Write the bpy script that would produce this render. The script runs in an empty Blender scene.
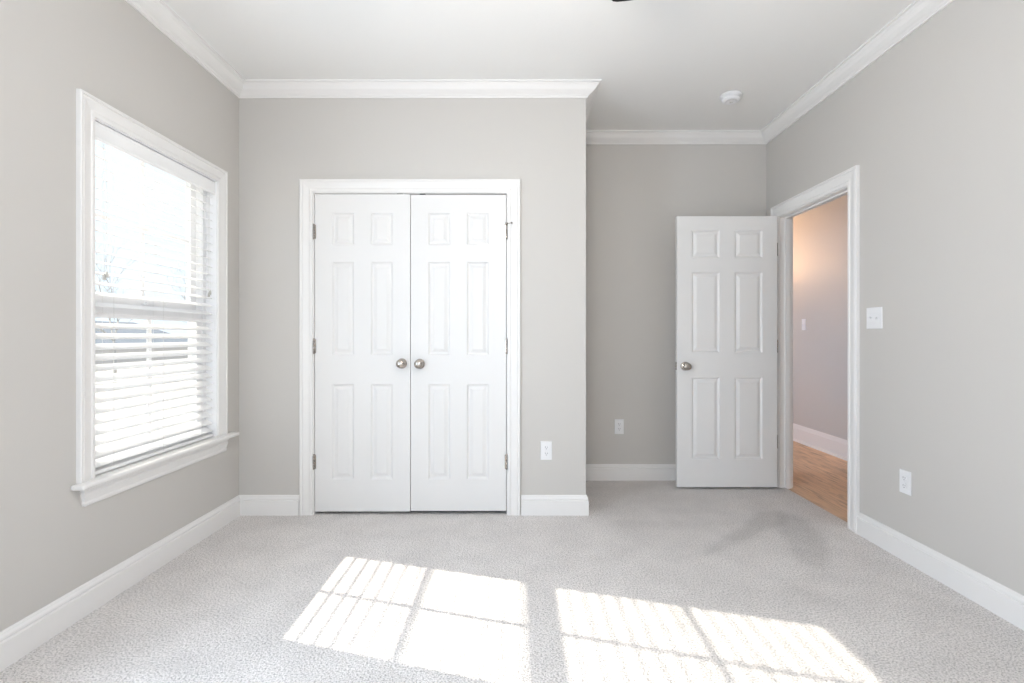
import bpy, bmesh, math, random
from mathutils import Vector, Matrix
random.seed(4)
sc = bpy.context.scene
col = sc.collection

# ------------------------------------------------------------------ camera
F_PX, CX, CY, H = 500.0, 516.0, 336.0, 1.14
cam_d = bpy.data.cameras.new('camera')
cam = bpy.data.objects.new('camera', cam_d)
col.objects.link(cam)
cam.location = (0, 0, H)
cam.rotation_euler = (math.pi / 2, 0, 0)
cam_d.sensor_width = 36.0
cam_d.lens = F_PX * 36.0 / 1024.0
cam_d.shift_x = -(CX - 512.0) / 1024.0
cam_d.shift_y = (CY - 341.5) / 1024.0
cam_d.clip_start = 0.02
cam_d.clip_end = 500
sc.camera = cam

# ------------------------------------------------------------------ room dimensions
XL, XR = -1.767, 1.98
YR, YC, YB = -0.55, 3.189, 3.956
XC = 0.446
ZC = 2.735
HALL_X0, HALL_X1 = 2.075, 3.06
HALL_Y0, HALL_Y1 = 1.2, 7.4
DY0, DY1, DZ = 2.978, 3.757, 2.03      # doorway to the hall
CX0, CX1, CZ = -1.288, -0.059, 2.05    # closet doorway
WY0, WY1, WZ0, WZ1 = 2.092, 2.948, 0.547, 2.05   # left window
VY0, VY1 = 0.45, 1.30                     # added second left window, out of the frame, for fill
RX0, RX1, RZ0, RZ1 = -1.45, 0.30, 0.62, 2.05     # added window behind the camera, for fill

# ------------------------------------------------------------------ world, sun, added fill, exposure
SKY = 0.98
w = bpy.data.worlds.new('sky'); sc.world = w; w.use_nodes = True
bg = w.node_tree.nodes['Background']
bg.inputs[0].default_value = (0.77, 0.87, 1.0, 1); bg.inputs[1].default_value = SKY

sun_d = bpy.data.lights.new('sun', 'SUN'); sun = bpy.data.objects.new('sun', sun_d); col.objects.link(sun)
sun_d.energy = 8.8; sun_d.color = (1.0, 0.90, 0.78); sun_d.angle = math.radians(0.55)
SUN_DIR = Vector((1.0, -0.295, -0.65)).normalized()
sun.rotation_euler = SUN_DIR.to_track_quat('-Z', 'Y').to_euler()
sun.location = (-6, 5, 5)

def area(name, loc, rot, sx, sy, energy, color, portal=False):
    d = bpy.data.lights.new(name, 'AREA'); o = bpy.data.objects.new(name, d); col.objects.link(o)
    d.shape = 'RECTANGLE'; d.size = sx; d.size_y = sy; d.energy = energy; d.color = color
    o.location = loc; o.rotation_euler = rot
    if portal: d.cycles.is_portal = True
    return o
# fill light at an added window behind the camera (faces +Y), and a sampling portal on the left window
area('rear_window_fill', ((RX0 + RX1) / 2, YR - 0.16, (RZ0 + RZ1) / 2), (math.pi / 2, 0, 0),
     RX1 - RX0 - .1, RZ1 - RZ0 - .1, 24.0, (0.80, 0.88, 1.0))
# fill light at an added second left window, beside the camera (faces +X)
area('side_window_fill', (XL - 0.20, (VY0 + VY1) / 2, (WZ0 + WZ1) / 2), (0, -math.pi / 2, 0),
     WZ1 - WZ0 - .05, VY1 - VY0 - .05, 42.0, (0.68, 0.81, 1.0))
# added fill light in an unseen side room, opposite the hall wall (faces +X)
area('hall_fill', (XR - 1.3, 5.3, 1.25), (0, -math.pi / 2, 0), 1.4, 1.9, 24.0, (0.64, 0.78, 1.0))
area('sky_portal', (XL - 0.17, (WY0 + WY1) / 2, (WZ0 + WZ1) / 2), (0, -math.pi / 2, 0), WZ1 - WZ0, WY1 - WY0, 1, (1, 1, 1), True)

sc.view_settings.view_transform = 'Standard'
sc.view_settings.look = 'None'
sc.view_settings.gamma = 1.0
sc.view_settings.use_curve_mapping = False
sc.view_settings.exposure = 0.52
try:
    sc.cycles.use_denoising = True
    sc.cycles.max_bounces = 16; sc.cycles.diffuse_bounces = 10; sc.cycles.transparent_max_bounces = 16
    sc.cycles.sample_clamp_indirect = 6.0
    sc.cycles.caustics_reflective = False; sc.cycles.caustics_refractive = False
except Exception:
    pass

# ------------------------------------------------------------------ materials
def new_mat(name, color, rough=0.6, metal=0.0, spec=0.5):
    m = bpy.data.materials.new(name); m.use_nodes = True
    b = m.node_tree.nodes['Principled BSDF']
    b.inputs['Base Color'].default_value = (*color, 1)
    b.inputs['Roughness'].default_value = rough
    b.inputs['Metallic'].default_value = metal
    b.inputs['Specular IOR Level'].default_value = spec
    return m
def nodes(m):
    nt = m.node_tree
    return nt, nt.nodes, nt.links, nt.nodes['Principled BSDF']
def add_noise_bump(m, scale, strength, dist=0.002, detail=3):
    nt, N, L, b = nodes(m)
    tc = N.new('ShaderNodeTexCoord'); nz = N.new('ShaderNodeTexNoise'); bp = N.new('ShaderNodeBump')
    nz.inputs['Scale'].default_value = scale; nz.inputs['Detail'].default_value = detail
    bp.inputs['Strength'].default_value = strength; bp.inputs['Distance'].default_value = dist
    L.new(tc.outputs['Object'], nz.inputs['Vector']); L.new(nz.outputs['Fac'], bp.inputs['Height']); L.new(bp.outputs['Normal'], b.inputs['Normal'])
    return m
M = {}
M['wall'] = add_noise_bump(new_mat('wall_paint', (0.57, 0.55, 0.523), 0.55, spec=0.3), 90, 0.08, 0.001)
M['trim'] = add_noise_bump(new_mat('trim_paint', (0.80, 0.787, 0.775), 0.32, spec=0.4), 25, 0.02, 0.001)
M['door'] = add_noise_bump(new_mat('door_paint', (0.765, 0.757, 0.748), 0.38, spec=0.4), 60, 0.04, 0.001)
M['ceiling'] = add_noise_bump(new_mat('ceiling_paint', (0.82, 0.815, 0.80), 0.9, spec=0.1), 70, 0.35, 0.002)
M['nickel'] = new_mat('satin_nickel', (0.46, 0.42, 0.38), 0.24, 1.0)
M['dark_metal'] = new_mat('dark_metal', (0.10, 0.10, 0.11), 0.4, 0.8)
M['plastic'] = new_mat('white_plastic', (0.80, 0.80, 0.81), 0.35)
M['slot'] = new_mat('dark_slot', (0.12, 0.12, 0.13), 0.6)
M['vinyl'] = new_mat('white_vinyl', (0.86, 0.86, 0.87), 0.35)
M['slat'] = new_mat('blind_slat', (0.88, 0.88, 0.88), 0.4)
M['cord'] = new_mat('cord', (0.75, 0.74, 0.72), 0.8)
M['tassel'] = new_mat('tassel', (0.50, 0.49, 0.46), 0.5)
M['fan'] = new_mat('black_bronze', (0.006, 0.005, 0.005), 0.5, spec=0.15)
M['siding'] = new_mat('siding', (0.66, 0.60, 0.56), 0.8)
M['roof'] = new_mat('roof_shingle', (0.25, 0.275, 0.31), 0.9)
M['bark'] = add_noise_bump(new_mat('bark', (0.42, 0.40, 0.38), 0.9), 30, 0.4, 0.01)
M['ground'] = add_noise_bump(new_mat('pale_ground', (0.42, 0.41, 0.38), 0.95), 6, 0.3, 0.02)
M['lamp_glass'] = new_mat('lamp_glass', (0.9, 0.85, 0.75), 0.4)
b = M['lamp_glass'].node_tree.nodes['Principled BSDF']
b.inputs['Emission Color'].default_value = (1.0, 0.62, 0.30, 1); b.inputs['Emission Strength'].default_value = 3.0

def glass_mat():
    m = bpy.data.materials.new('window_glass'); m.use_nodes = True
    nt = m.node_tree; N = nt.nodes; L = nt.links
    N.remove(N['Principled BSDF'])
    t = N.new('ShaderNodeBsdfTransparent'); g = N.new('ShaderNodeBsdfGlossy'); mx = N.new('ShaderNodeMixShader')
    t.inputs[0].default_value = (0.97, 0.985, 0.98, 1); g.inputs['Roughness'].default_value = 0.02
    mx.inputs[0].default_value = 0.05
    L.new(t.outputs[0], mx.inputs[1]); L.new(g.outputs[0], mx.inputs[2]); L.new(mx.outputs[0], N['Material Output'].inputs[0])
    return m
M['glass'] = glass_mat()

def carpet_mat():
    m = new_mat('carpet', (0.6, 0.58, 0.56), 1.0, spec=0.05)
    nt, N, L, b = nodes(m)
    tc = N.new('ShaderNodeTexCoord')
    def noise(scale, detail, rough=0.6):
        n = N.new('ShaderNodeTexNoise'); n.inputs['Scale'].default_value = scale
        n.inputs['Detail'].default_value = detail; n.inputs['Roughness'].default_value = rough
        L.new(tc.outputs['Object'], n.inputs['Vector']); return n
    n1 = noise(138, 4, 0.8); n2 = noise(5.0, 2); n3 = noise(70, 2)
    vo = N.new('ShaderNodeTexVoronoi'); vo.inputs['Scale'].default_value = 150
    L.new(tc.outputs['Object'], vo.inputs['Vector'])
    r1 = N.new('ShaderNodeValToRGB')
    e = r1.color_ramp.elements
    e[0].position = 0.37; e[0].color = (0.33, 0.312, 0.302, 1)
    e[1].position = 0.53; e[1].color = (0.80, 0.768, 0.752, 1)
    L.new(n1.outputs['Fac'], r1.inputs['Fac'])
    # broad nap variation and vacuum marks
    at = N.new('ShaderNodeAttribute'); at.attribute_name = 'nap'
    mr = N.new('ShaderNodeMapRange')
    mr.inputs['From Min'].default_value = 0.35; mr.inputs['From Max'].default_value = 0.65
    mr.inputs['To Min'].default_value = 0.95; mr.inputs['To Max'].default_value = 1.04
    L.new(n2.outputs['Fac'], mr.inputs['Value'])
    mul = N.new('ShaderNodeMath'); mul.operation = 'MULTIPLY'
    L.new(mr.outputs['Result'], mul.inputs[0]); L.new(at.outputs['Fac'], mul.inputs[1])
    mx = N.new('ShaderNodeVectorMath'); mx.operation = 'SCALE'
    L.new(r1.outputs['Color'], mx.inputs[0]); L.new(mul.outputs[0], mx.inputs['Scale'])
    L.new(mx.outputs[0], b.inputs['Base Color'])
    add = N.new('ShaderNodeMath'); add.operation = 'ADD'
    L.new(n1.outputs['Fac'], add.inputs[0]); L.new(n3.outputs['Fac'], add.inputs[1])
    add2 = N.new('ShaderNodeMath'); add2.operation = 'SUBTRACT'
    L.new(add.outputs[0], add2.inputs[0]); L.new(vo.outputs['Distance'], add2.inputs[1])
    bp = N.new('ShaderNodeBump'); bp.inputs['Strength'].default_value = 0.5; bp.inputs['Distance'].default_value = 0.008
    L.new(add2.outputs[0], bp.inputs['Height']); L.new(bp.outputs['Normal'], b.inputs['Normal'])
    return m
M['carpet'] = carpet_mat()

def oak_mat():
    m = new_mat('oak_floor', (0.5, 0.3, 0.18), 0.38, spec=0.35)
    nt, N, L, b = nodes(m)
    tc = N.new('ShaderNodeTexCoord')
    mp = N.new('ShaderNodeMapping'); mp.inputs['Rotation'].default_value = (0, 0, math.pi / 2)
    L.new(tc.outputs['Object'], mp.inputs['Vector'])
    br = N.new('ShaderNodeTexBrick')
    br.inputs['Color1'].default_value = (0.72, 0.50, 0.33, 1); br.inputs['Color2'].default_value = (0.62, 0.42, 0.27, 1)
    br.inputs['Mortar'].default_value = (0.22, 0.12, 0.07, 1)
    br.inputs['Scale'].default_value = 1.0; br.inputs['Mortar Size'].default_value = 0.0012
    br.inputs['Brick Width'].default_value = 1.3; br.inputs['Row Height'].default_value = 0.127; br.offset = 0.37
    L.new(mp.outputs['Vector'], br.inputs['Vector'])
    mp2 = N.new('ShaderNodeMapping'); mp2.inputs['Scale'].default_value = (14, 1.6, 1)
    L.new(tc.outputs['Object'], mp2.inputs['Vector'])
    nz = N.new('ShaderNodeTexNoise'); nz.inputs['Scale'].default_value = 2.2; nz.inputs['Detail'].default_value = 6; nz.inputs['Distortion'].default_value = 1.2
    L.new(mp2.outputs['Vector'], nz.inputs['Vector'])
    rp = N.new('ShaderNodeValToRGB'); e = rp.color_ramp.elements
    e[0].position = 0.30; e[0].color = (0.52, 0.48, 0.45, 1); e[1].position = 0.55; e[1].color = (1.08, 1.05, 1.0, 1)
    L.new(nz.outputs['Fac'], rp.inputs['Fac'])
    mx = N.new('ShaderNodeMix'); mx.data_type = 'RGBA'; mx.blend_type = 'MULTIPLY'; mx.inputs[0].default_value = 0.8
    L.new(br.outputs['Color'], mx.inputs[6]); L.new(rp.outputs['Color'], mx.inputs[7]); L.new(mx.outputs[2], b.inputs['Base Color'])
    return m
M['oak'] = oak_mat()

# ------------------------------------------------------------------ mesh helpers
def box(bm, x0, x1, y0, y1, z0, z1):
    v = [bm.verts.new(p) for p in ((x0,y0,z0),(x1,y0,z0),(x1,y1,z0),(x0,y1,z0),(x0,y0,z1),(x1,y0,z1),(x1,y1,z1),(x0,y1,z1))]
    for f in ((0,3,2,1),(4,5,6,7),(0,1,5,4),(1,2,6,5),(2,3,7,6),(3,0,4,7)):
        bm.faces.new([v[i] for i in f])
def rbox(bm, x0, x1, y0, y1, z0, z1, r=0.002, seg=2):
    t = bmesh.new(); box(t, x0, x1, y0, y1, z0, z1)
    bmesh.ops.bevel(t, geom=t.edges[:], offset=r, segments=seg, profile=0.5, affect='EDGES')
    merge(bm, t)
def merge(bm, t, mat=None):
    if mat is not None: bmesh.ops.transform(t, matrix=mat, verts=t.verts)
    mp = {}
    for v in t.verts: mp[v] = bm.verts.new(v.co)
    for f in t.faces:
        try: nf = bm.faces.new([mp[v] for v in f.verts]); nf.smooth = f.smooth
        except ValueError: pass
    t.free()
def lathe(bm, prof, seg=28, mat=Matrix(), smooth=True):
    """prof: (radius, height) along +Z"""
    t = bmesh.new(); rings = []
    for r, h in prof:
        if r < 1e-6: rings.append([t.verts.new((0, 0, h))])
        else: rings.append([t.verts.new((r * math.cos(2*math.pi*i/seg), r * math.sin(2*math.pi*i/seg), h)) for i in range(seg)])
    for a, b_ in zip(rings, rings[1:]):
        for i in range(seg):
            j = (i + 1) % seg
            if len(a) == 1 and len(b_) == 1: continue
            if len(a) == 1: f = [a[0], b_[i], b_[j]]
            elif len(b_) == 1: f = [a[i], a[j], b_[0]]
            else: f = [a[i], a[j], b_[j], b_[i]]
            fc = t.faces.new(f); fc.smooth = smooth
    if len(rings[0]) > 1: t.faces.new(rings[0])
    if len(rings[-1]) > 1: t.faces.new(rings[-1])
    bmesh.ops.recalc_face_normals(t, faces=t.faces)
    merge(bm, t, mat)
def tube(bm, p0, p1, r0, r1=None, seg=8):
    p0, p1 = Vector(p0), Vector(p1); r1 = r0 if r1 is None else r1
    d = p1 - p0
    mat = Matrix.Translation(p0) @ d.to_track_quat('Z', 'Y').to_matrix().to_4x4()
    lathe(bm, [(r0, 0), (r1, d.length)], seg, mat)
def sweep(bm, pts, prof, N, closed=False, first=None, last=None):
    """sweep profile (u,v) along pts; u goes to the left of travel (N x dir), v along N; mitred corners.
    first/last: neighbouring points used only for mitring the ends."""
    N = Vector(N).normalized(); P = [Vector(p) for p in pts]; n = len(P); rings = []
    for i in range(n):
        pv = P[i-1] if i > 0 else (P[-1] if closed else (Vector(first) if first else None))
        nx = P[i+1] if i < n-1 else (P[0] if closed else (Vector(last) if last else None))
        a = N.cross((P[i]-pv).normalized()) if pv is not None else None
        c = N.cross((nx-P[i]).normalized()) if nx is not None else None
        if a is None: m_ = c
        elif c is None: m_ = a
        else: m_ = (a + c) / (1 + a.dot(c))
        rings.append([bm.verts.new(P[i] + m_*u + N*v) for u, v in prof])
    k = len(prof)
    for i in range(n if closed else n-1):
        A, B = rings[i], rings[(i+1) % n]
        for j in range(k):
            bm.faces.new((A[j], A[(j+1) % k], B[(j+1) % k], B[j]))
    if not closed:
        bm.faces.new(rings[0]); bm.faces.new(rings[-1])
def obj(name, bm, mat, parent=None, loc=None, recalc=True, bevel=0):
    if recalc: bmesh.ops.recalc_face_normals(bm, faces=bm.faces)
    me = bpy.data.meshes.new(name); bm.to_mesh(me); bm.free(); me.materials.append(mat)
    o = bpy.data.objects.new(name, me); col.objects.link(o)
    if parent: o.parent = parent
    if loc is not None: o.location = loc
    if bevel:
        md = o.modifiers.new('bevel', 'BEVEL'); md.width = bevel; md.segments = 2; md.limit_method = 'ANGLE'; md.angle_limit = math.radians(50)
    return o
def root(name, loc, label, cat, group=None, kind=None, rotz=0):
    o = bpy.data.objects.new(name, None); col.objects.link(o); o.location = loc; o.rotation_euler = (0, 0, rotz); o.empty_display_size = .1
    return tag(o, label, cat, group, kind)
def tag(o, label, cat, group=None, kind=None):
    if label: o['label'] = label
    if cat: o['category'] = cat
    if group: o['group'] = group
    if kind: o['kind'] = kind
    return o
def S(name, bm, mat, label, cat, bevel=0):
    return tag(obj(name, bm, mat, bevel=bevel), label, cat, None, 'structure')
def BM(): return bmesh.new()

# ------------------------------------------------------------------ floor and carpet
def poly_sd(px, py, poly):
    d = 1e9; inside = False; n = len(poly)
    for i in range(n):
        x1, y1 = poly[i]; x2, y2 = poly[(i+1) % n]
        ex, ey = x2-x1, y2-y1; t = max(0, min(1, ((px-x1)*ex + (py-y1)*ey) / (ex*ex+ey*ey+1e-12)))
        d = min(d, math.hypot(px-x1-ex*t, py-y1-ey*t))
        if (y1 > py) != (y2 > py) and px < (x2-x1)*(py-y1)/(y2-y1) + x1: inside = not inside
    return -d if inside else d
NAP = [  # outlines on the floor (metres) of darker / lighter brushed pile
    ([(0.98, 2.60), (1.08, 2.74), (1.36, 3.00), (1.56, 3.24), (1.72, 3.25), (1.66, 3.05), (1.50, 2.96), (1.19, 2.72)], -0.15),
    ([(1.72, 3.25), (1.80, 3.12), (1.74, 2.82), (1.62, 2.58), (1.52, 2.42), (1.42, 2.52), (1.50, 2.78), (1.56, 3.00)], -0.14),
    ([(0.55, 2.15), (1.28, 2.28), (1.38, 2.14), (0.66, 2.02)], -0.06),
    ([(-1.62, 1.72), (-0.98, 1.66), (-0.97, 1.62), (-1.62, 1.68)], 0.07),
    ([(0.60, 3.10), (1.15, 3.05), (1.05, 2.93), (0.55, 2.98)], -0.05),
]
def build_floor():
    bm = BM(); lay = bm.verts.layers.float.new('nap')
    st = 0.03
    x0, x1, y0, y1 = XL - 0.1, 2.025, YR - 0.1, YB + 0.05
    nx, ny = int((x1-x0)/st), int((y1-y0)/st)
    boxes = [(min(p[0] for p in q)-.08, max(p[0] for p in q)+.08, min(p[1] for p in q)-.08, max(p[1] for p in q)+.08) for q, _ in NAP]
    g = []
    for j in range(ny+1):
        row = []
        for i in range(nx+1):
            x = x0+(x1-x0)*i/nx; y = y0+(y1-y0)*j/ny
            v = bm.verts.new((x, y, 0)); val = 1.0
            for (q, a), bb in zip(NAP, boxes):
                if bb[0] < x < bb[1] and bb[2] < y < bb[3]:
                    sd = poly_sd(x, y, q); val += a * max(0, min(1, 0.5 - sd/0.05))
            v[lay] = val; row.append(v)
        g.append(row)
    for j in range(ny):
        for i in range(nx): bm.faces.new((g[j][i], g[j][i+1], g[j+1][i+1], g[j+1][i]))
    return bm
fl = S('floor', build_floor(), M['carpet'], 'pale grey cut pile carpet covering the whole bedroom floor', 'carpet')
bm = BM(); box(bm, 2.025, HALL_X1 + .12, HALL_Y0, HALL_Y1, -0.05, -0.006)
S('floor', bm, M['oak'], 'brown oak plank floor of the hallway beyond the open door', 'wood floor')

# ------------------------------------------------------------------ ceiling and walls
bm = BM(); box(bm, XL - .16, XR + .1, YR - .15, YB + .12, ZC, ZC + .1)
S('ceiling', bm, M['ceiling'], 'white lightly textured bedroom ceiling', 'ceiling')
bm = BM(); box(bm, XR + .1, HALL_X1 + .12, HALL_Y0, HALL_Y1, ZC, ZC + .1)
S('ceiling', bm, M['ceiling'], 'hallway ceiling beyond the open door', 'ceiling')
def wall_x(bm, x0, x1, y0, y1, z0, z1, hole=None):
    """wall slab thin in X with an opening (ya, yb, za, zb)"""
    if not hole: box(bm, x0, x1, y0, y1, z0, z1); return
    a, b_, c, d = hole
    box(bm, x0, x1, y0, a, z0, z1); box(bm, x0, x1, b_, y1, z0, z1)
    if c > z0: box(bm, x0, x1, a, b_, z0, c)
    box(bm, x0, x1, a, b_, d, z1)
def wall_y(bm, y0, y1, x0, x1, z0, z1, hole=None):
    if not hole: box(bm, x0, x1, y0, y1, z0, z1); return
    a, b_, c, d = hole
    box(bm, x0, a, y0, y1, z0, z1); box(bm, b_, x1, y0, y1, z0, z1)
    if c > z0: box(bm, a, b_, y0, y1, z0, c)
    box(bm, a, b_, y0, y1, d, z1)
bm = BM(); YM = 1.6
wall_x(bm, XL - .16, XL, YR - .15, YM, -.05, ZC, (VY0, VY1, WZ0, WZ1))
wall_x(bm, XL - .16, XL, YM, YB + .12, -.05, ZC, (WY0 - .012, WY1 + .012, WZ0 - .02, WZ1 + .012))
S('wall_left', bm, M['wall'], 'pale grey wall with the window and blind in it', 'wall')
bm = BM(); wall_y(bm, YC, YC + .11, XL, XC, -.05, ZC, (CX0 - .015, CX1 + .015, -.05, CZ + .015))
S('wall_closet', bm, M['wall'], 'pale grey wall holding the white double closet doors', 'wall')
bm = BM(); box(bm, XC - .11, XC, YC + .11, YB, -.05, ZC)
S('wall_alcove_side', bm, M['wall'], 'side of the closet wall facing the door recess', 'wall')
bm = BM(); box(bm, XL, XR + .1, YB, YB + .12, -.05, ZC)
S('wall_back', bm, M['wall'], 'grey wall at the back of the recess behind the open door', 'wall')
bm = BM(); wall_x(bm, XR, HALL_X0, YR - .15, YB, -.05, ZC, (DY0 - .015, DY1 + .015, -.05, DZ + .015))
S('wall_right', bm, M['wall'], 'pale grey wall on the right with the doorway to the hall', 'wall')
bm = BM(); wall_y(bm, YR - .14, YR, XL, XR, -.05, ZC, (RX0, RX1, RZ0, RZ1))
S('wall_front', bm, M['wall'], 'wall behind the camera with an added wide window', 'wall')
bm = BM(); box(bm, HALL_X1, HALL_X1 + .12, HALL_Y0, HALL_Y1, -.05, ZC)
box(bm, XR + .1, HALL_X1, HALL_Y0 - .1, HALL_Y0, -.05, ZC); box(bm, XR + .1, HALL_X1, HALL_Y1, HALL_Y1 + .1, -.05, ZC)
wall_x(bm, XR, XR + .1, YB + .12, HALL_Y1, -.05, ZC, (4.4, 6.2, -.05, 2.03))
# closed side room added to hold the hall fill and keep sun out
box(bm, .45, .55, YB + .12, HALL_Y1, -.05, ZC); box(bm, .55, XR, HALL_Y1 - .1, HALL_Y1, -.05, ZC)
box(bm, .45, XR, YB + .12, HALL_Y1, ZC, ZC + .1); box(bm, .45, 2.025, YB + .12, HALL_Y1, -.05, -.006)
S('wall_hall', bm, M['wall'], 'hallway wall seen through the open doorway', 'wall')

# ------------------------------------------------------------------ mouldings
CROWN = [(0, 0), (0, -.079), (.010, -.079), (.012, -.071), (.018, -.068), (.022, -.062), (.034, -.056), (.050, -.044), (.060, -.030),
         (.064, -.022), (.070, -.018), (.074, -.012), (.086, -.010), (.086, 0)]
BASE = [(0, 0), (.016, 0), (.016, .090), (.0145, .0935), (.010, .0955), (.010, .0985), (.013, .101), (.0125, .108), (.008, .117), (.0075, .121), (.005, .127), (0, .127)]
BASE_TALL = [(0, -.006), (.028, -.006), (.027, .006), (.020, .013), (.016, .014), (.016, .138), (.012, .145), (.012, .153), (.008, .166), (.005, .176), (0, .178)]
CASING = [(0, 0), (0, .010), (.003, .0125), (.016, .0135), (.022, .010), (.026, .0105), (.040, .0135), (.055, .017), (.060, .0175),
          (.064, .014), (.068, .0145), (.069, .020), (.077, .021), (.080, .018), (.080, 0)]
poly = [(XL, YR), (XR, YR), (XR, YB), (XC, YB), (XC, YC), (XL, YC)]
names = ['the wall behind the camera', 'the right wall', 'the back wall of the door recess', 'the side of the closet wall', 'the closet wall', 'the left window wall']
for i in range(6):
    a, b_, p, q = poly[i], poly[(i+1) % 6], poly[i-1], poly[(i+2) % 6]
    bm = BM(); v3 = lambda t: (t[0], t[1], ZC)
    sweep(bm, [v3(a), v3(b_)], CROWN, (0, 0, 1), first=v3(p), last=v3(q))
    S('trim_%d' % (i+1), bm, M['trim'], 'white crown moulding along ' + names[i], 'crown moulding')
def base(name, a, b_, lab, first=None, last=None, prof=BASE):
    bm = BM(); v3 = lambda t: (t[0], t[1], 0) if t else None
    sweep(bm, [v3(a), v3(b_)], prof, (0, 0, 1), first=v3(first), last=v3(last))
    S(name, bm, M['trim'], lab, 'baseboard')
base('baseboard_front', (XL, YR), (XR, YR), 'white baseboard on the wall behind the camera', (XL, YC), (XR, YB))
base('baseboard_right', (XR, YR), (XR, DY0 - .092), 'white baseboard on the right wall below the switch and outlet', (XL, YR))
base('baseboard_right', (XR, DY1 + .1), (XR, YB), 'short white baseboard between the hinge side casing and the corner', None, (XC, YB))
base('baseboard_back', (XR, YB), (XC, YB), 'white baseboard at the back of the door recess', (XR, YR), (XC, YC))
base('baseboard_alcove_side', (XC, YB), (XC, YC), 'white baseboard on the side of the closet wall', (XR, YB), (XL, YC))
base('baseboard_closet', (XC, YC), (CX1 + .092, YC), 'short white baseboard right of the closet doors under the outlet', (XC, YB))
base('baseboard_closet', (CX0 - .092, YC), (XL, YC), 'short white baseboard left of the closet doors', None, (XL, YR))
base('baseboard_left', (XL, YC), (XL, YR), 'long white baseboard under the window', (XC, YC), (XR, YR))
base('baseboard_hall', (HALL_X1, HALL_Y0), (HALL_X1, HALL_Y1), 'tall white baseboard of the hallway with shoe moulding', None, None, BASE_TALL)

# ------------------------------------------------------------------ closet doorway trim and jamb
bm = BM(); rv = .006
sweep(bm, [(CX1 + rv, YC, 0), (CX1 + rv, YC, CZ + rv), (CX0 - rv, YC, CZ + rv), (CX0 - rv, YC, 0)][::-1], CASING, (0, -1, 0))
tc1 = S('trim_7', bm, M['trim'], 'white moulded casing around the double closet doors', 'door casing')
bm = BM()
box(bm, CX0 - .014, CX0, YC - .001, YC + .111, 0, CZ); box(bm, CX1, CX1 + .014, YC - .001, YC + .111, 0, CZ)
box(bm, CX0 - .014, CX1 + .014, YC - .001, YC + .111, CZ, CZ + .014)
box(bm, CX0, CX1, YC + .045, YC + .06, CZ - .012, CZ)
obj('jamb', bm, M['trim'], tc1)
for x in (-.742, -.598):
    bm = BM(); rbox(bm, x - .018, x + .018, YC + .004, YC + .036, CZ - .0045, CZ - .0005, .001)
    lathe(bm, [(.006, 0), (.005, .002), (0, .003)], 12, Matrix.Translation((x, YC + .02, CZ - .0045)) @ Matrix.Rotation(math.pi, 4, 'X'))
    obj('ball_catch', bm, M['dark_metal'], tc1)

# ------------------------------------------------------------------ six panel doors
def panel_door(wd, ht, th, stile, mull, rails):
    """slab from x 0..wd, y 0..th (front face y=0 faces -Y), z 0..ht; rails = list of (z0,z1) of panel rows"""
    pw = (wd - 2*stile - mull) / 2
    xs = [0, stile, stile+pw, stile+pw+mull, wd-stile, wd]
    zs = [0]
    for a, b_ in rails: zs += [a, b_]
    zs.append(ht)
    bm = BM()
    for face in (0, 1):
        Y = lambda d: d if face == 0 else th - d
        G = {(i, k): bm.verts.new((xs[i], Y(0), zs[k])) for i in range(6) for k in range(len(zs))}
        for i in range(5):
            for k in range(len(zs)-1):
                c = [G[i, k], G[i+1, k], G[i+1, k+1], G[i, k+1]]
                if i in (1, 3) and k % 2 == 1:
                    prev = c; x0, x1, z0, z1 = xs[i], xs[i+1], zs[k], zs[k+1]
                    for ins, dep in ((.004, .0045), (.011, .0095), (.017, .0098), (.038, .0018)):
                        cur = [bm.verts.new((x, Y(dep), z)) for x, z in ((x0+ins, z0+ins), (x1-ins, z0+ins), (x1-ins, z1-ins), (x0+ins, z1-ins))]
                        for q in range(4): bm.faces.new((prev[q], prev[(q+1) % 4], cur[(q+1) % 4], cur[q]))
                        prev = cur
                    bm.faces.new(prev)
                else: bm.faces.new(c)
        if face == 0: G0 = G
        else: G1 = G
    K = len(zs)-1
    for i in range(5):
        for k in (0, K): bm.faces.new((G0[i, k], G0[i+1, k], G1[i+1, k], G1[i, k]))
    for k in range(K):
        for i in (0, 5): bm.faces.new((G0[i, k], G0[i, k+1], G1[i, k+1], G1[i, k]))
    return bm
def rails_for(o): return [(.225 - o, .832 - o), (1.018 - o, 1.612 - o), (1.722 - o, 1.925 - o)]
KNOB = [(0.0, .0), (.032, 0), (.0325, .004), (.029, .008), (.016, .010), (.012, .014), (.0115, .026), (.015, .030), (.023, .034),
        (.0275, .041), (.028, .048), (.0255, .055), (.019, .060), (.009, .0625), (0, .063)]
def knob(parent, x, y, z, direction=-1, sx=1.0):
    bm = BM()
    rot = Matrix.Rotation(math.pi/2 if direction < 0 else -math.pi/2, 4, 'X')
    lathe(bm, KNOB, 32, Matrix.Translation((x, y, z)) @ Matrix.Diagonal((sx, 1, 1, 1)) @ rot)
    return obj('knob', bm, M['nickel'], parent)
def hinge(parent, x, y, z, side=1, hh=.089, leaf=.012):
    bm = BM(); n = 5
    for i in range(n):
        z0 = z - hh/2 + hh*i/n
        tube(bm, (x, y, z0 + .0006), (x, y, z0 + hh/n - .0006), .0055, seg=14)
    lathe(bm, [(.0055, 0), (.006, .002), (.004, .005), (0, .006)], 14, Matrix.Translation((x, y, z + hh/2)))
    lathe(bm, [(.0055, 0), (.006, .002), (.004, .005), (0, .006)], 14, Matrix.Translation((x, y, z - hh/2)) @ Matrix.Rotation(math.pi, 4, 'X'))
    box(bm, min(x, x + side*leaf), max(x, x + side*leaf), y + .002, y + .0045, z - hh/2, z + hh/2)
    return obj('hinge', bm, M['nickel'], parent)

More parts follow.
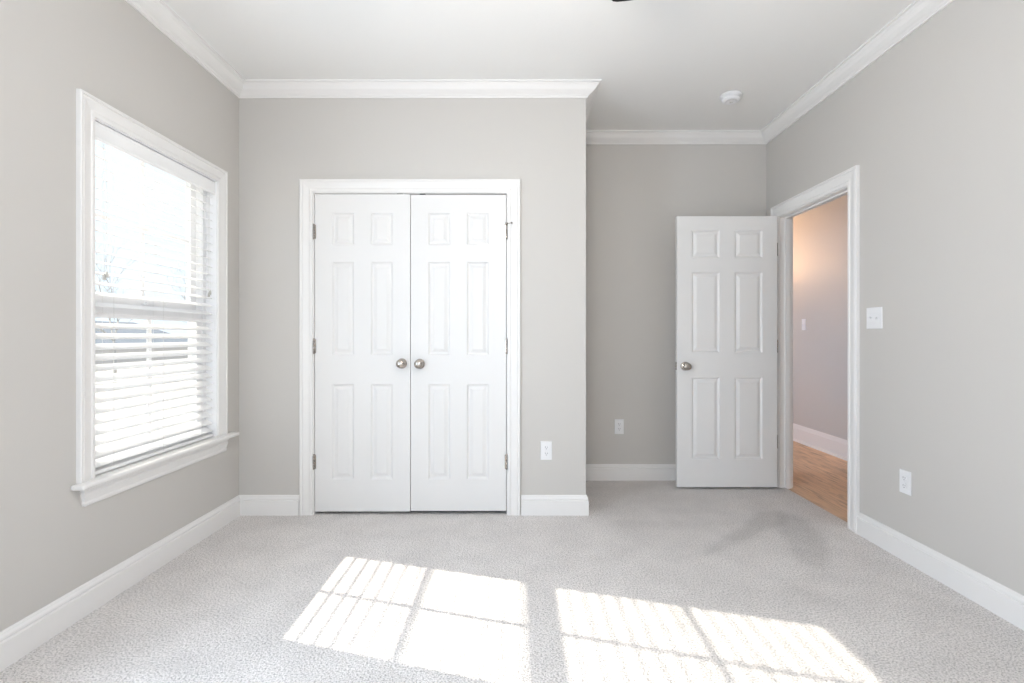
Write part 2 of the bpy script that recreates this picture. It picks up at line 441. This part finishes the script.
DW = (CX1 - CX0 - .011) / 2
dL = root('door_1', (CX0 + .0035, YC + .002, .02), 'white six-panel closet door leaf hinged on the left, beside the window', 'closet door', kind='structure')
obj('door_leaf', panel_door(DW, 2.026, .035, .112, .108, rails_for(.02)), M['door'], dL, bevel=.0012)
knob(dL, DW - .052, 0, .945)
for z in (1.785, 1.055, .318): hinge(dL, -.003, -.006, z, 1)
dR = root('door_2', (CX1 - .0035 - DW, YC + .002, .024), 'white six-panel closet door leaf hinged on the right, nearer the outlet', 'closet door', kind='structure')
obj('door_leaf', panel_door(DW, 2.018, .035, .112, .108, rails_for(.024)), M['door'], dR, bevel=.0012)
knob(dR, .058, 0, .938)
for z in (1.781, 1.051, .314): hinge(dR, DW + .003, -.006, z, -1)
bm = BM()   # hinge pin stop on the top hinge
tube(bm, (DW + .003, -.008, 1.832), (DW + .034, -.030, 1.832), .0028); tube(bm, (DW + .003, -.006, 1.826), (DW + .003, -.006, 1.838), .008, seg=14)
tube(bm, (DW + .034, -.031, 1.832), (DW + .036, -.024, 1.832), .006, seg=14)
obj('pin_stop', bm, M['nickel'], dR)

# ------------------------------------------------------------------ doorway to the hall
bm = BM()
y0, y1, z1 = DY0 - rv, DY1 + rv, DZ + rv
sweep(bm, [(XR, y1, 0), (XR, y1, z1), (XR, y0, z1), (XR, y0, 0)], [(u*1.13, v) for u, v in CASING], (-1, 0, 0))
tc2 = S('trim_8', bm, M['trim'], 'white moulded casing around the doorway to the hall', 'door casing')
bm = BM(); e0, e1 = XR - .001, HALL_X0 + .001
box(bm, e0, e1, DY0 - .014, DY0, 0, DZ); box(bm, e0, e1, DY1, DY1 + .014, -.006, DZ); box(bm, e0, e1, DY0 - .014, DY1 + .014, DZ, DZ + .014)
s0, s1 = XR + .04, XR + .075
box(bm, s0, s1, DY0, DY0 + .011, 0, DZ - .011); box(bm, s0, s1, DY1 - .011, DY1, -.006, DZ - .011); box(bm, s0, s1, DY0, DY1, DZ - .011, DZ)
obj('jamb', bm, M['trim'], tc2)
bm = BM()
sweep(bm, [(HALL_X0, y0, 0), (HALL_X0, y0, z1), (HALL_X0, y1, z1), (HALL_X0, y1, 0)], CASING, (1, 0, 0))
S('trim_9', bm, M['trim'], 'white casing on the hall side of the open doorway', 'door casing')

OD_W = .745
# door hinged at (1.975, 3.757), opened 90 degrees into the room: leaf runs towards -X, camera sees its hall face
dO = root('door_3', (1.195, 3.712, .018), 'white six-panel bedroom door standing wide open beside the hall doorway', 'door', kind='structure')
obj('door_leaf', panel_door(OD_W, 2.012, .035, .110, .112, rails_for(.018)), M['door'], dO, bevel=.0012)
knob(dO, .062, 0, .898, -1, 1.12); knob(dO, .062, .035, .898, 1, 1.12)
bm = BM(); rbox(bm, -.0012, .001, .006, .029, .87, .927, .0005); rbox(bm, -.009, 0, .012, .023, .89, .907, .002)
obj('latch', bm, M['nickel'], dO)
for z in (1.768, 1.045, .333): hinge(dO, OD_W + .008, .018, z, -1, leaf=.008)

# ------------------------------------------------------------------ left window
win = root('window_1', (XL, (WY0 + WY1)/2, WZ0), 'white double-hung window with cross muntins in each sash, on the left wall', 'window', kind='structure')
W0 = Matrix.Translation((-XL, -(WY0 + WY1)/2, -WZ0))
def wpart(name, bm, mat, parent=win, bevel=0):
    if parent is win: bmesh.ops.transform(bm, matrix=W0, verts=bm.verts)
    else: bmesh.ops.transform(bm, matrix=W0, verts=bm.verts)
    return obj(name, bm, mat, parent, bevel=bevel)
bm = BM(); y0, y1, z1 = WY0 - .004, WY1 + .004, WZ1 + .004
sweep(bm, [(XL, y0, WZ0), (XL, y0, z1), (XL, y1, z1), (XL, y1, WZ0)], CASING, (1, 0, 0))
wpart('casing', bm, M['trim'])
bm = BM()   # jamb liner
box(bm, XL - .162, XL + .001, WY0 - .012, WY0, WZ0, WZ1); box(bm, XL - .162, XL + .001, WY1, WY1 + .012, WZ0, WZ1)
box(bm, XL - .162, XL + .001, WY0 - .012, WY1 + .012, WZ1, WZ1 + .012)
for s in (0, 1):    # vinyl tracks
    ya = WY0 if s == 0 else WY1 - .028
    box(bm, XL - .15, XL - .062, ya, ya + .028, WZ0, WZ1)
box(bm, XL - .15, XL - .062, WY0, WY1, WZ1 - .008, WZ1); box(bm, XL - .16, XL - .062, WY0, WY1, WZ0 - .01, WZ0 + .017)
wpart('window_frame', bm, M['vinyl'])
STOOL_X = XL + .054
bm = BM(); rbox(bm, XL - .07, XL + .0, WY0, WY1, WZ0 - .022, WZ0, .001); rbox(bm, XL - .001, STOOL_X, WY0 - .112, WY1 + .155, WZ0 - .022, WZ0, .008, 4)
wpart('sill', bm, M['trim'])
bm = BM()
APR = [(0, 0), (.021, 0), (.020, -.014), (.015, -.018), (.0145, -.024), (.017, -.030), (.0135, -.046), (.010, -.062), (.012, -.068), (.011, -.078), (.006, -.083), (0, -.083)]
za = WZ0 - .022; ya, yb = WY0 - .046, WY1 + .075
sweep(bm, [(XL - .03, yb, za), (XL, yb, za), (XL, ya, za), (XL - .03, ya, za)], APR, (0, 0, 1))
wpart('apron', bm, M['trim'])
GY0, GY1 = 2.168, 2.874
def sash(x0, x1, z0, z1, gz0, gz1, label):
    bm = BM(); ya, yb = WY0 + .026, WY1 - .026
    box(bm, x0, x1, ya, GY0, z0, z1); box(bm, x0, x1, GY1, yb, z0, z1)
    box(bm, x0, x1, GY0, GY1, z0, gz0); box(bm, x0, x1, GY0, GY1, gz1, z1)
    xm = (x0 + x1)/2; ym = (GY0 + GY1)/2; zm = (gz0 + gz1)/2
    box(bm, xm - .006, xm + .006, ym - .0105, ym + .0105, gz0, gz1)
    box(bm, xm - .0059, xm + .0059, GY0, GY1, zm - .008, zm + .008)
    s = wpart('sash', bm, M['vinyl'], bevel=.0015); s['label'] = label
    bm = BM(); box(bm, xm - .0045, xm + .0045, GY0 - .005, GY1 + .005, gz0 - .005, gz1 + .005)
    wpart('pane', bm, M['glass'], s)
sash(XL - .098, XL - .068, .565, 1.292, .612, 1.235, 'lower sash in front of the upper one')
sash(XL - .133, XL - .103, 1.268, 2.045, 1.337, 2.028, 'upper sash set behind the lower one')
bm = BM(); rbox(bm, XL - .094, XL - .07, 2.49, 2.55, 1.292, 1.304, .003); rbox(bm, XL - .092, XL - .076, 2.50, 2.525, 1.302, 1.312, .003)
wpart('sash_lock', bm, M['vinyl'])

# ------------------------------------------------------------------ blind
bl = root('window_blind', (XL - .035, (WY0 + WY1)/2, WZ0), 'white wide-slat horizontal blind lowered inside the left window, slats tilted half open', 'window blind')
def bpart(name, bm, mat, parent=bl):
    bmesh.ops.transform(bm, matrix=Matrix.Translation((-(XL - .035), -(WY0 + WY1)/2, -WZ0)), verts=bm.verts)
    return obj(name, bm, mat, parent)
BXc = XL - .036; by0, by1 = WY0 + .008, WY1 - .008
bm = BM(); rbox(bm, BXc - .024, BXc + .022, by0, by1, WZ1 - .046, WZ1 - .003, .002)
bpart('headrail', bm, M['vinyl'])
bm = BM(); sweep(bm, [(BXc + .024, by1 + .004, WZ1 - .003), (BXc + .024, by0 - .004, WZ1 - .003)],
      [(0, 0), (0, .006), (.006, .011), (.014, .008), (.060, .008), (.068, .011), (.076, .007), (.076, 0)], (1, 0, 0))
bpart('valance', bm, M['slat'])
PITCH = .0455; slat_w = .050
bm = BM(); z = .594; k = 0; slat_z = []
while z < WZ1 - .085:
    h = (z - .594) / 1.36
    tilt = math.radians(25.2 - 7.8*h + 7.5*math.exp(-((h - .33)/.15)**2) + random.uniform(-.6, .6))
    c, s = math.cos(tilt), math.sin(tilt)
    sec = []
    for u, t in ((-.5, 0), (-.25, .0016), (0, .0022), (.25, .0016), (.5, 0), (.5, -.0026), (.25, -.001), (0, -.0004), (-.25, -.001), (-.5, -.0026)):
        uu = u * slat_w; sec.append((BXc + uu*c + t*s, z - uu*s + t*c))
    A = [bm.verts.new((x, by0 + .003, zz)) for x, zz in sec]; B = [bm.verts.new((x, by1 - .003, zz)) for x, zz in sec]
    n = len(sec)
    for i in range(n): bm.faces.new((A[i], A[(i+1) % n], B[(i+1) % n], B[i]))
    bm.faces.new(A); bm.faces.new(B)
    slat_z.append(z); z += PITCH
bpart('slats', bm, M['slat'])
bm = BM(); rbox(bm, BXc - .025, BXc + .025, by0 + .003, by1 - .003, WZ0 + .004, WZ0 + .02, .004)
bpart('bottom_rail', bm, M['slat'])
for y in (by0 + .11, (by0+by1)/2, by1 - .11):
    bm = BM()
    for dx in (-.0255, .0255): tube(bm, (BXc + dx, y, WZ0 + .018), (BXc + dx, y, WZ1 - .046), .0006, seg=5)
    bpart('ladder_cord', bm, M['cord'])
for y, z0, lab in ((2.155, 1.385, 'tilt'), (2.885, 1.37, 'lift')):
    bm = BM(); r_ = []
    for d in (-.006, .007): tube(bm, (BXc + .034, y + d, z0 + .02 + d), (BXc + .030, y + d, WZ1 - .084), .0009, seg=6)
    c = bpart('pull_cord', bm, M['cord'])
    bm = BM()
    for d in (-.006, .007):
        lathe(bm, [(0, 0), (.0055, .001), (.0065, .006), (.005, .020), (.0025, .027), (0, .0275)], 12, Matrix.Translation((BXc + .034, y + d, z0 + d)))
    bmesh.ops.transform(bm, matrix=Matrix.Translation((-(XL - .035), -(WY0 + WY1)/2, -WZ0)), verts=bm.verts)
    obj('tassel', bm, M['tassel'], c)

# ------------------------------------------------------------------ unseen window added behind the camera for fill light
w2 = root('added_rear_window', ((RX0+RX1)/2, YR, RZ0), 'wide white unseen window added behind the camera to carry fill light', 'window', kind='structure')
T2 = Matrix.Translation((-(RX0+RX1)/2, -YR, -RZ0))
bm = BM(); n = 3; ww = (RX1 - RX0)/n
for i in range(n+1):
    x = RX0 + ww*i; box(bm, max(RX0, x - .03), min(RX1, x + .03), YR - .10, YR - .05, RZ0, RZ1)
box(bm, RX0, RX1, YR - .099, YR - .051, RZ0, RZ0 + .05); box(bm, RX0, RX1, YR - .099, YR - .051, RZ1 - .05, RZ1); box(bm, RX0, RX1, YR - .098, YR - .052, 1.31, 1.36)
bmesh.ops.transform(bm, matrix=T2, verts=bm.verts); obj('window_frame', bm, M['vinyl'], w2)
bm = BM(); sweep(bm, [(RX1, YR, RZ0), (RX1, YR, RZ1), (RX0, YR, RZ1), (RX0, YR, RZ0)], CASING, (0, 1, 0))
bmesh.ops.transform(bm, matrix=T2, verts=bm.verts); obj('casing', bm, M['trim'], w2)
bm = BM(); rbox(bm, RX0 - .14, RX1 + .14, YR - .05, YR + .06, RZ0 - .022, RZ0, .006)
bmesh.ops.transform(bm, matrix=T2, verts=bm.verts); obj('sill', bm, M['trim'], w2)
bm = BM(); box(bm, RX0, RX1, YR - .077, YR - .074, RZ0, RZ1)
bmesh.ops.transform(bm, matrix=T2, verts=bm.verts); obj('pane', bm, M['glass'], w2)

w3 = root('added_side_window', (XL, (VY0+VY1)/2, WZ0), 'unseen second window added to the left wall beside the camera for fill light', 'window', kind='structure')  # unseen window added to carry the side fill
T3 = Matrix.Translation((-XL, -(VY0+VY1)/2, -WZ0))
bm = BM()
for a, b_ in ((VY0, VY0 + .05), (VY1 - .05, VY1)): box(bm, XL - .13, XL - .08, a, b_, WZ0, WZ1)
for a, b_ in ((WZ0, WZ0 + .05), (WZ1 - .05, WZ1), (1.27, 1.32)): box(bm, XL - .129, XL - .081, VY0, VY1, a, b_)
bmesh.ops.transform(bm, matrix=T3, verts=bm.verts); obj('window_frame', bm, M['vinyl'], w3)
bm = BM(); sweep(bm, [(XL, VY0, WZ0), (XL, VY0, WZ1), (XL, VY1, WZ1), (XL, VY1, WZ0)], CASING, (1, 0, 0))
bmesh.ops.transform(bm, matrix=T3, verts=bm.verts); obj('casing', bm, M['trim'], w3)
bm = BM(); rbox(bm, XL - .08, XL + .055, VY0 - .12, VY1 + .12, WZ0 - .022, WZ0, .006)
bmesh.ops.transform(bm, matrix=T3, verts=bm.verts); obj('sill', bm, M['trim'], w3)
bm = BM(); box(bm, XL - .107, XL - .104, VY0, VY1, WZ0, WZ1)
bmesh.ops.transform(bm, matrix=T3, verts=bm.verts); obj('pane', bm, M['glass'], w3)

# ------------------------------------------------------------------ outlets and switches
# local frame: plate in XZ plane, front faces -Y, origin at plate centre on the wall
def plate(wd, ht, t=.006):
    bm = BM(); tb = BM(); box(tb, -wd/2, wd/2, -t, 0, -ht/2, ht/2)
    ed = [e for e in tb.edges if all(abs(v.co.y + t) < 1e-6 for v in e.verts)]
    bmesh.ops.bevel(tb, geom=ed, offset=.004, segments=3, profile=.6, affect='EDGES'); merge(bm, tb); return bm
def screws(parent, pts, y=-.0063):
    for x, z in pts:
        bm = BM(); lathe(bm, [(.0032, 0), (.0028, .001), (0, .0012)], 12, Matrix.Translation((x, y + .0003, z)) @ Matrix.Rotation(math.pi/2, 4, 'X'))
        obj('screw', bm, M['plastic'], parent)
def outlet(loc, rotz, label):
    r = root('wall_outlet', loc, label, 'outlet', 'duplex outlets on the bedroom walls', rotz=rotz)
    obj('cover_plate', plate(.072, .118), M['plastic'], r)
    for z in (.0195, -.0195):
        bm = BM(); t = BM()
        lathe(t, [(.0172, 0), (.0172, .0022), (.0165, .003)], 32)
        for v in t.verts: v.co.y = max(-.0142, min(.0142, v.co.y))
        merge(bm, t, Matrix.Translation((0, -.0058, z)) @ Matrix.Rotation(math.pi/2, 4, 'X'))
        rc = obj('receptacle', bm, M['plastic'], r)
        bm = BM(); yf = -.0058 - .0032
        for x, hh in ((-.0064, .0085), (.0064, .0068)): box(bm, x - .0013, x + .0013, yf, yf + .001, z + .0035 - hh/2, z + .0035 + hh/2)
        lathe(bm, [(.0026, 0), (.0026, .001)], 14, Matrix.Translation((0, yf + .001, z - .0075)) @ Matrix.Rotation(math.pi/2, 4, 'X'))
        sl = obj('slots', bm, M['slot'], rc); sl['label'] = 'dark plug slots'
    screws(r, [(0, 0)])
def switch(loc, rotz, gangs, label):
    wd = .072 + .046*(gangs-1)
    r = root('light_switch', loc, label, 'light switch', rotz=rotz)
    obj('cover_plate', plate(wd, .118), M['plastic'], r)
    for g in range(gangs):
        x = (g - (gangs-1)/2) * .046; up = g % 2 == 0
        bm = BM(); t = BM(); rbox(t, -.0045, .0045, -.013, 0, -.0035, .0035, .0015)
        merge(bm, t, Matrix.Translation((x, -.004, 0)) @ Matrix.Rotation(math.radians(-28 if up else 28), 4, 'X'))
        box(bm, x - .0055, x + .0055, -.0066, -.005, -.0125, .0125)
        obj('toggle', bm, M['plastic'], r)
        screws(r, [(x, .0302), (x, -.0302)])
outlet((.193, YC, .410), 0, 'white duplex outlet low on the wall just right of the closet doors')
outlet((.816, YB, .424), 0, 'white duplex outlet in the shaded recess left of the open door')
outlet((XR, 2.540, .398), math.pi/2 * -1, 'white duplex outlet low on the right wall above the baseboard')
switch((XR, 2.759, 1.239), -math.pi/2, 2, 'white double toggle light switch plate beside the hall doorway casing')
switch((HALL_X1, 5.31, 1.262), -math.pi/2, 1, 'small single light switch on the hallway wall seen through the doorway')

# ------------------------------------------------------------------ smoke detector
sd = root('smoke_detector', (1.425, 3.315, ZC), 'round white smoke detector on the ceiling above the open door', 'smoke detector')
flip = Matrix.Rotation(math.pi, 4, 'X')
bm = BM(); lathe(bm, [(.070, 0), (.071, .006), (.068, .012), (.060, .013)], 40, flip); obj('base_plate', bm, M['plastic'], sd)
bm = BM(); lathe(bm, [(.058, .010), (.059, .016), (.052, .017), (.052, .021), (.058, .022), (.057, .034), (.050, .041), (.036, .044), (.034, .042), (.016, .042), (.014, .044), (0, .045)], 40, flip)
hs = obj('housing', bm, M['plastic'], sd)
bm = BM(); lathe(bm, [(.0085, .040), (.0085, .0475), (.007, .0485), (0, .049)], 20, flip)
tb = obj('test_button', bm, M['tassel'], hs); tb['label'] = 'grey test button'

# ------------------------------------------------------------------ ceiling fan (a blade tip shows at the top edge)
FX, FY, FZ = 0.079, 1.277, 2.40
fan = root('ceiling_fan', (FX, FY, ZC), 'black ceiling fan, one dark blade tip showing at the top edge of the ceiling', 'ceiling fan')
bm = BM(); lathe(bm, [(.068, 0), (.070, .01), (.055, .045), (.02, .055)], 32, flip); obj('canopy', bm, M['fan'], fan)
bm = BM(); tube(bm, (0, 0, -.05), (0, 0, -.21), .012, seg=16); obj('downrod', bm, M['fan'], fan)
bm = BM(); lathe(bm, [(.02, .195), (.06, .205), (.115, .235), (.125, .27), (.12, .31), (.085, .335), (.06, .345), (.058, .385), (.0, .395)], 40, flip); obj('motor_housing', bm, M['fan'], fan)
bm = BM(); lathe(bm, [(.05, .385), (.085, .395), (.10, .42), (.09, .46), (.055, .485), (0, .492)], 40, flip); obj('added_light_bowl', bm, M['lamp_glass'], fan)  # light kit added to the fan, unseen
fl_d = bpy.data.lights.new('added_fan_fill', 'POINT'); fl_o = bpy.data.objects.new('added_fan_fill', fl_d); col.objects.link(fl_o)
fl_o.location = (FX, FY, ZC - .62); fl_d.energy = 24; fl_d.color = (1.0, 0.94, 0.88); fl_d.shadow_soft_size = .11  # unseen fill lamp added to brighten the walls
BASE_AZ = math.radians(30)
BLR = .688
for i in range(5):
    az = BASE_AZ + i * 2*math.pi/5
    bm = BM()
    ol = []
    for x, yv in ((.20, .045), (.30, .058), (.50, .066), (BLR - .022, .066), (BLR - .006, .060), (BLR, .046), (BLR + .002, 0)): ol.append((x, yv))
    ol = ol + [(x, -yv) for x, yv in ol[-2::-1]]
    top = [bm.verts.new((x, yv, .003)) for x, yv in ol]; bot = [bm.verts.new((x, yv, -.003)) for x, yv in ol]
    bm.faces.new(top); bm.faces.new(bot)
    for a in range(len(ol)): bm.faces.new((top[a], top[(a+1) % len(ol)], bot[(a+1) % len(ol)], bot[a]))
    mt = Matrix.Rotation(math.pi/2 - az, 4, 'Z') @ Matrix.Translation((0, 0, FZ - ZC)) @ Matrix.Rotation(math.radians(12), 4, 'X')
    bmesh.ops.transform(bm, matrix=mt, verts=bm.verts); blade = obj('blade', bm, M['fan'], fan)
    bm = BM(); rbox(bm, .10, .27, -.02, .02, .0035, .009, .002); rbox(bm, .22, .30, -.04, .04, .0035, .007, .002)
    bmesh.ops.transform(bm, matrix=mt, verts=bm.verts); obj('blade_bracket', bm, M['fan'], blade)

# ------------------------------------------------------------------ hallway lamp (round the corner, out of view; bowl shaped to keep its warm light high)
hl = root('hall_pendant_lamp', (2.56, 6.8, ZC), 'unseen bowl shaped hanging uplight for the warm hallway glow', 'pendant lamp')
bm = BM(); lathe(bm, [(.06, 0), (.06, .01), (.02, .03), (0, .032)], 28, flip); obj('canopy', bm, M['nickel'], hl)
bm = BM()
for k in range(3):
    a = k*2*math.pi/3; tube(bm, (0, 0, -.03), (.148*math.cos(a), .148*math.sin(a), -.722), .002, seg=6)
obj('chain', bm, M['nickel'], hl)
bm = BM(); lathe(bm, [(.150, .72), (.152, .722), (.14, .77), (.10, .82), (.05, .845), (0, .85), (0, .845), (.05, .84), (.098, .815), (.137, .768), (.147, .72)], 36, flip)
obj('lamp_shade', bm, M['nickel'], hl)
bm = BM(); lathe(bm, [(0, .70), (.02, .706), (.03, .73), (.02, .76), (.012, .80), (0, .80)], 20, flip); obj('bulb', bm, M['lamp_glass'], hl)
pd = bpy.data.lights.new('hall_lamp_light', 'POINT'); po = bpy.data.objects.new('hall_lamp_light', pd); col.objects.link(po)
po.location = (2.56, 6.8, ZC - .685); pd.energy = 66; pd.color = (1.0, 0.60, 0.32); pd.shadow_soft_size = .03

# ------------------------------------------------------------------ outside
bm = BM()
v = [bm.verts.new(p) for p in ((XL - .3, -60, -.5), (XL - .3, 120, -.5), (-10, 120, -.6), (-10, -60, -.6), (-38, 120, -2.2), (-38, -60, -2.2), (-150, 120, -2.3), (-150, -60, -2.3))]
for f in ((0, 1, 2, 3), (3, 2, 4, 5), (5, 4, 6, 7)): bm.faces.new([v[i] for i in f])
S('ground', bm, M['ground'], 'bright pale ground outside the window', 'ground')
hx0, hx1, hy0, hy1 = -58.0, -46.0, 42.0, 72.0
hs_ = root('house', (hx1, (hy0+hy1)/2, -2.3), 'low neighbouring house with a blue-grey roof seen through the blind', 'house')
Th = Matrix.Translation((-hx1, -(hy0+hy1)/2, 2.3))
bm = BM(); box(bm, hx0, hx1, hy0, hy1, -2.3, .25); bmesh.ops.transform(bm, matrix=Th, verts=bm.verts); obj('siding', bm, M['siding'], hs_)
bm = BM(); xm = (hx0+hx1)/2
P = [(hx0 - .5, hy0 - .5, .15), (hx1 + .5, hy0 - .5, .15), (hx1 + .5, hy1 + .5, .15), (hx0 - .5, hy1 + .5, .15), (xm, hy0 + 4, 3.0), (xm, hy1 - 4, 3.0)]
v = [bm.verts.new(p) for p in P]
for f in ((0, 1, 4), (1, 2, 5, 4), (2, 3, 5), (3, 0, 4, 5), (0, 3, 2, 1)): bm.faces.new([v[i] for i in f])
bmesh.ops.transform(bm, matrix=Th, verts=bm.verts); obj('roof', bm, M['roof'], hs_)
def tree(loc, hgt, seed, label):
    rnd = random.Random(seed); bm = BM()
    def grow(p, d, length, r, depth):
        q = p
        for s in range(3):
            d = (d + Vector((rnd.uniform(-.13, .13), rnd.uniform(-.13, .13), rnd.uniform(-.02, .10)))).normalized()
            q2 = q + d * length/3; tube(bm, q, q2, r*(1 - s*.12), r*(1 - (s+1)*.12), 6 if depth < 2 else 4); q = q2
            if depth >= 1 and depth < 5 and rnd.random() < .6:
                a = Vector((rnd.uniform(-1, 1), rnd.uniform(-1, 1), rnd.uniform(-.1, .7))).normalized()
                grow(q, (d*.5 + a*.7).normalized(), length*.5, r*.42, depth + 2)
        if depth < 5:
            for _ in range(3 if depth == 0 else 2):
                a = Vector((rnd.uniform(-1, 1), rnd.uniform(-1, 1), rnd.uniform(-.1, .6))).normalized()
                grow(q, (d*.75 + a*.62).normalized(), length*.76, r*.6, depth + 1)
    grow(Vector((0, 0, 0)), Vector((0, 0, 1)), hgt*.28, hgt*.009, 0)
    tag(obj('bare_tree', bm, M['bark'], loc=loc), label, 'tree')
tree((-14, 17.5, -.75), 6.2, 3, 'bare leafless tree outside seen through the left half of the blind')
tree((-19, 30.5, -1.1), 7.5, 8, 'taller bare leafless tree farther off behind the right half of the blind')
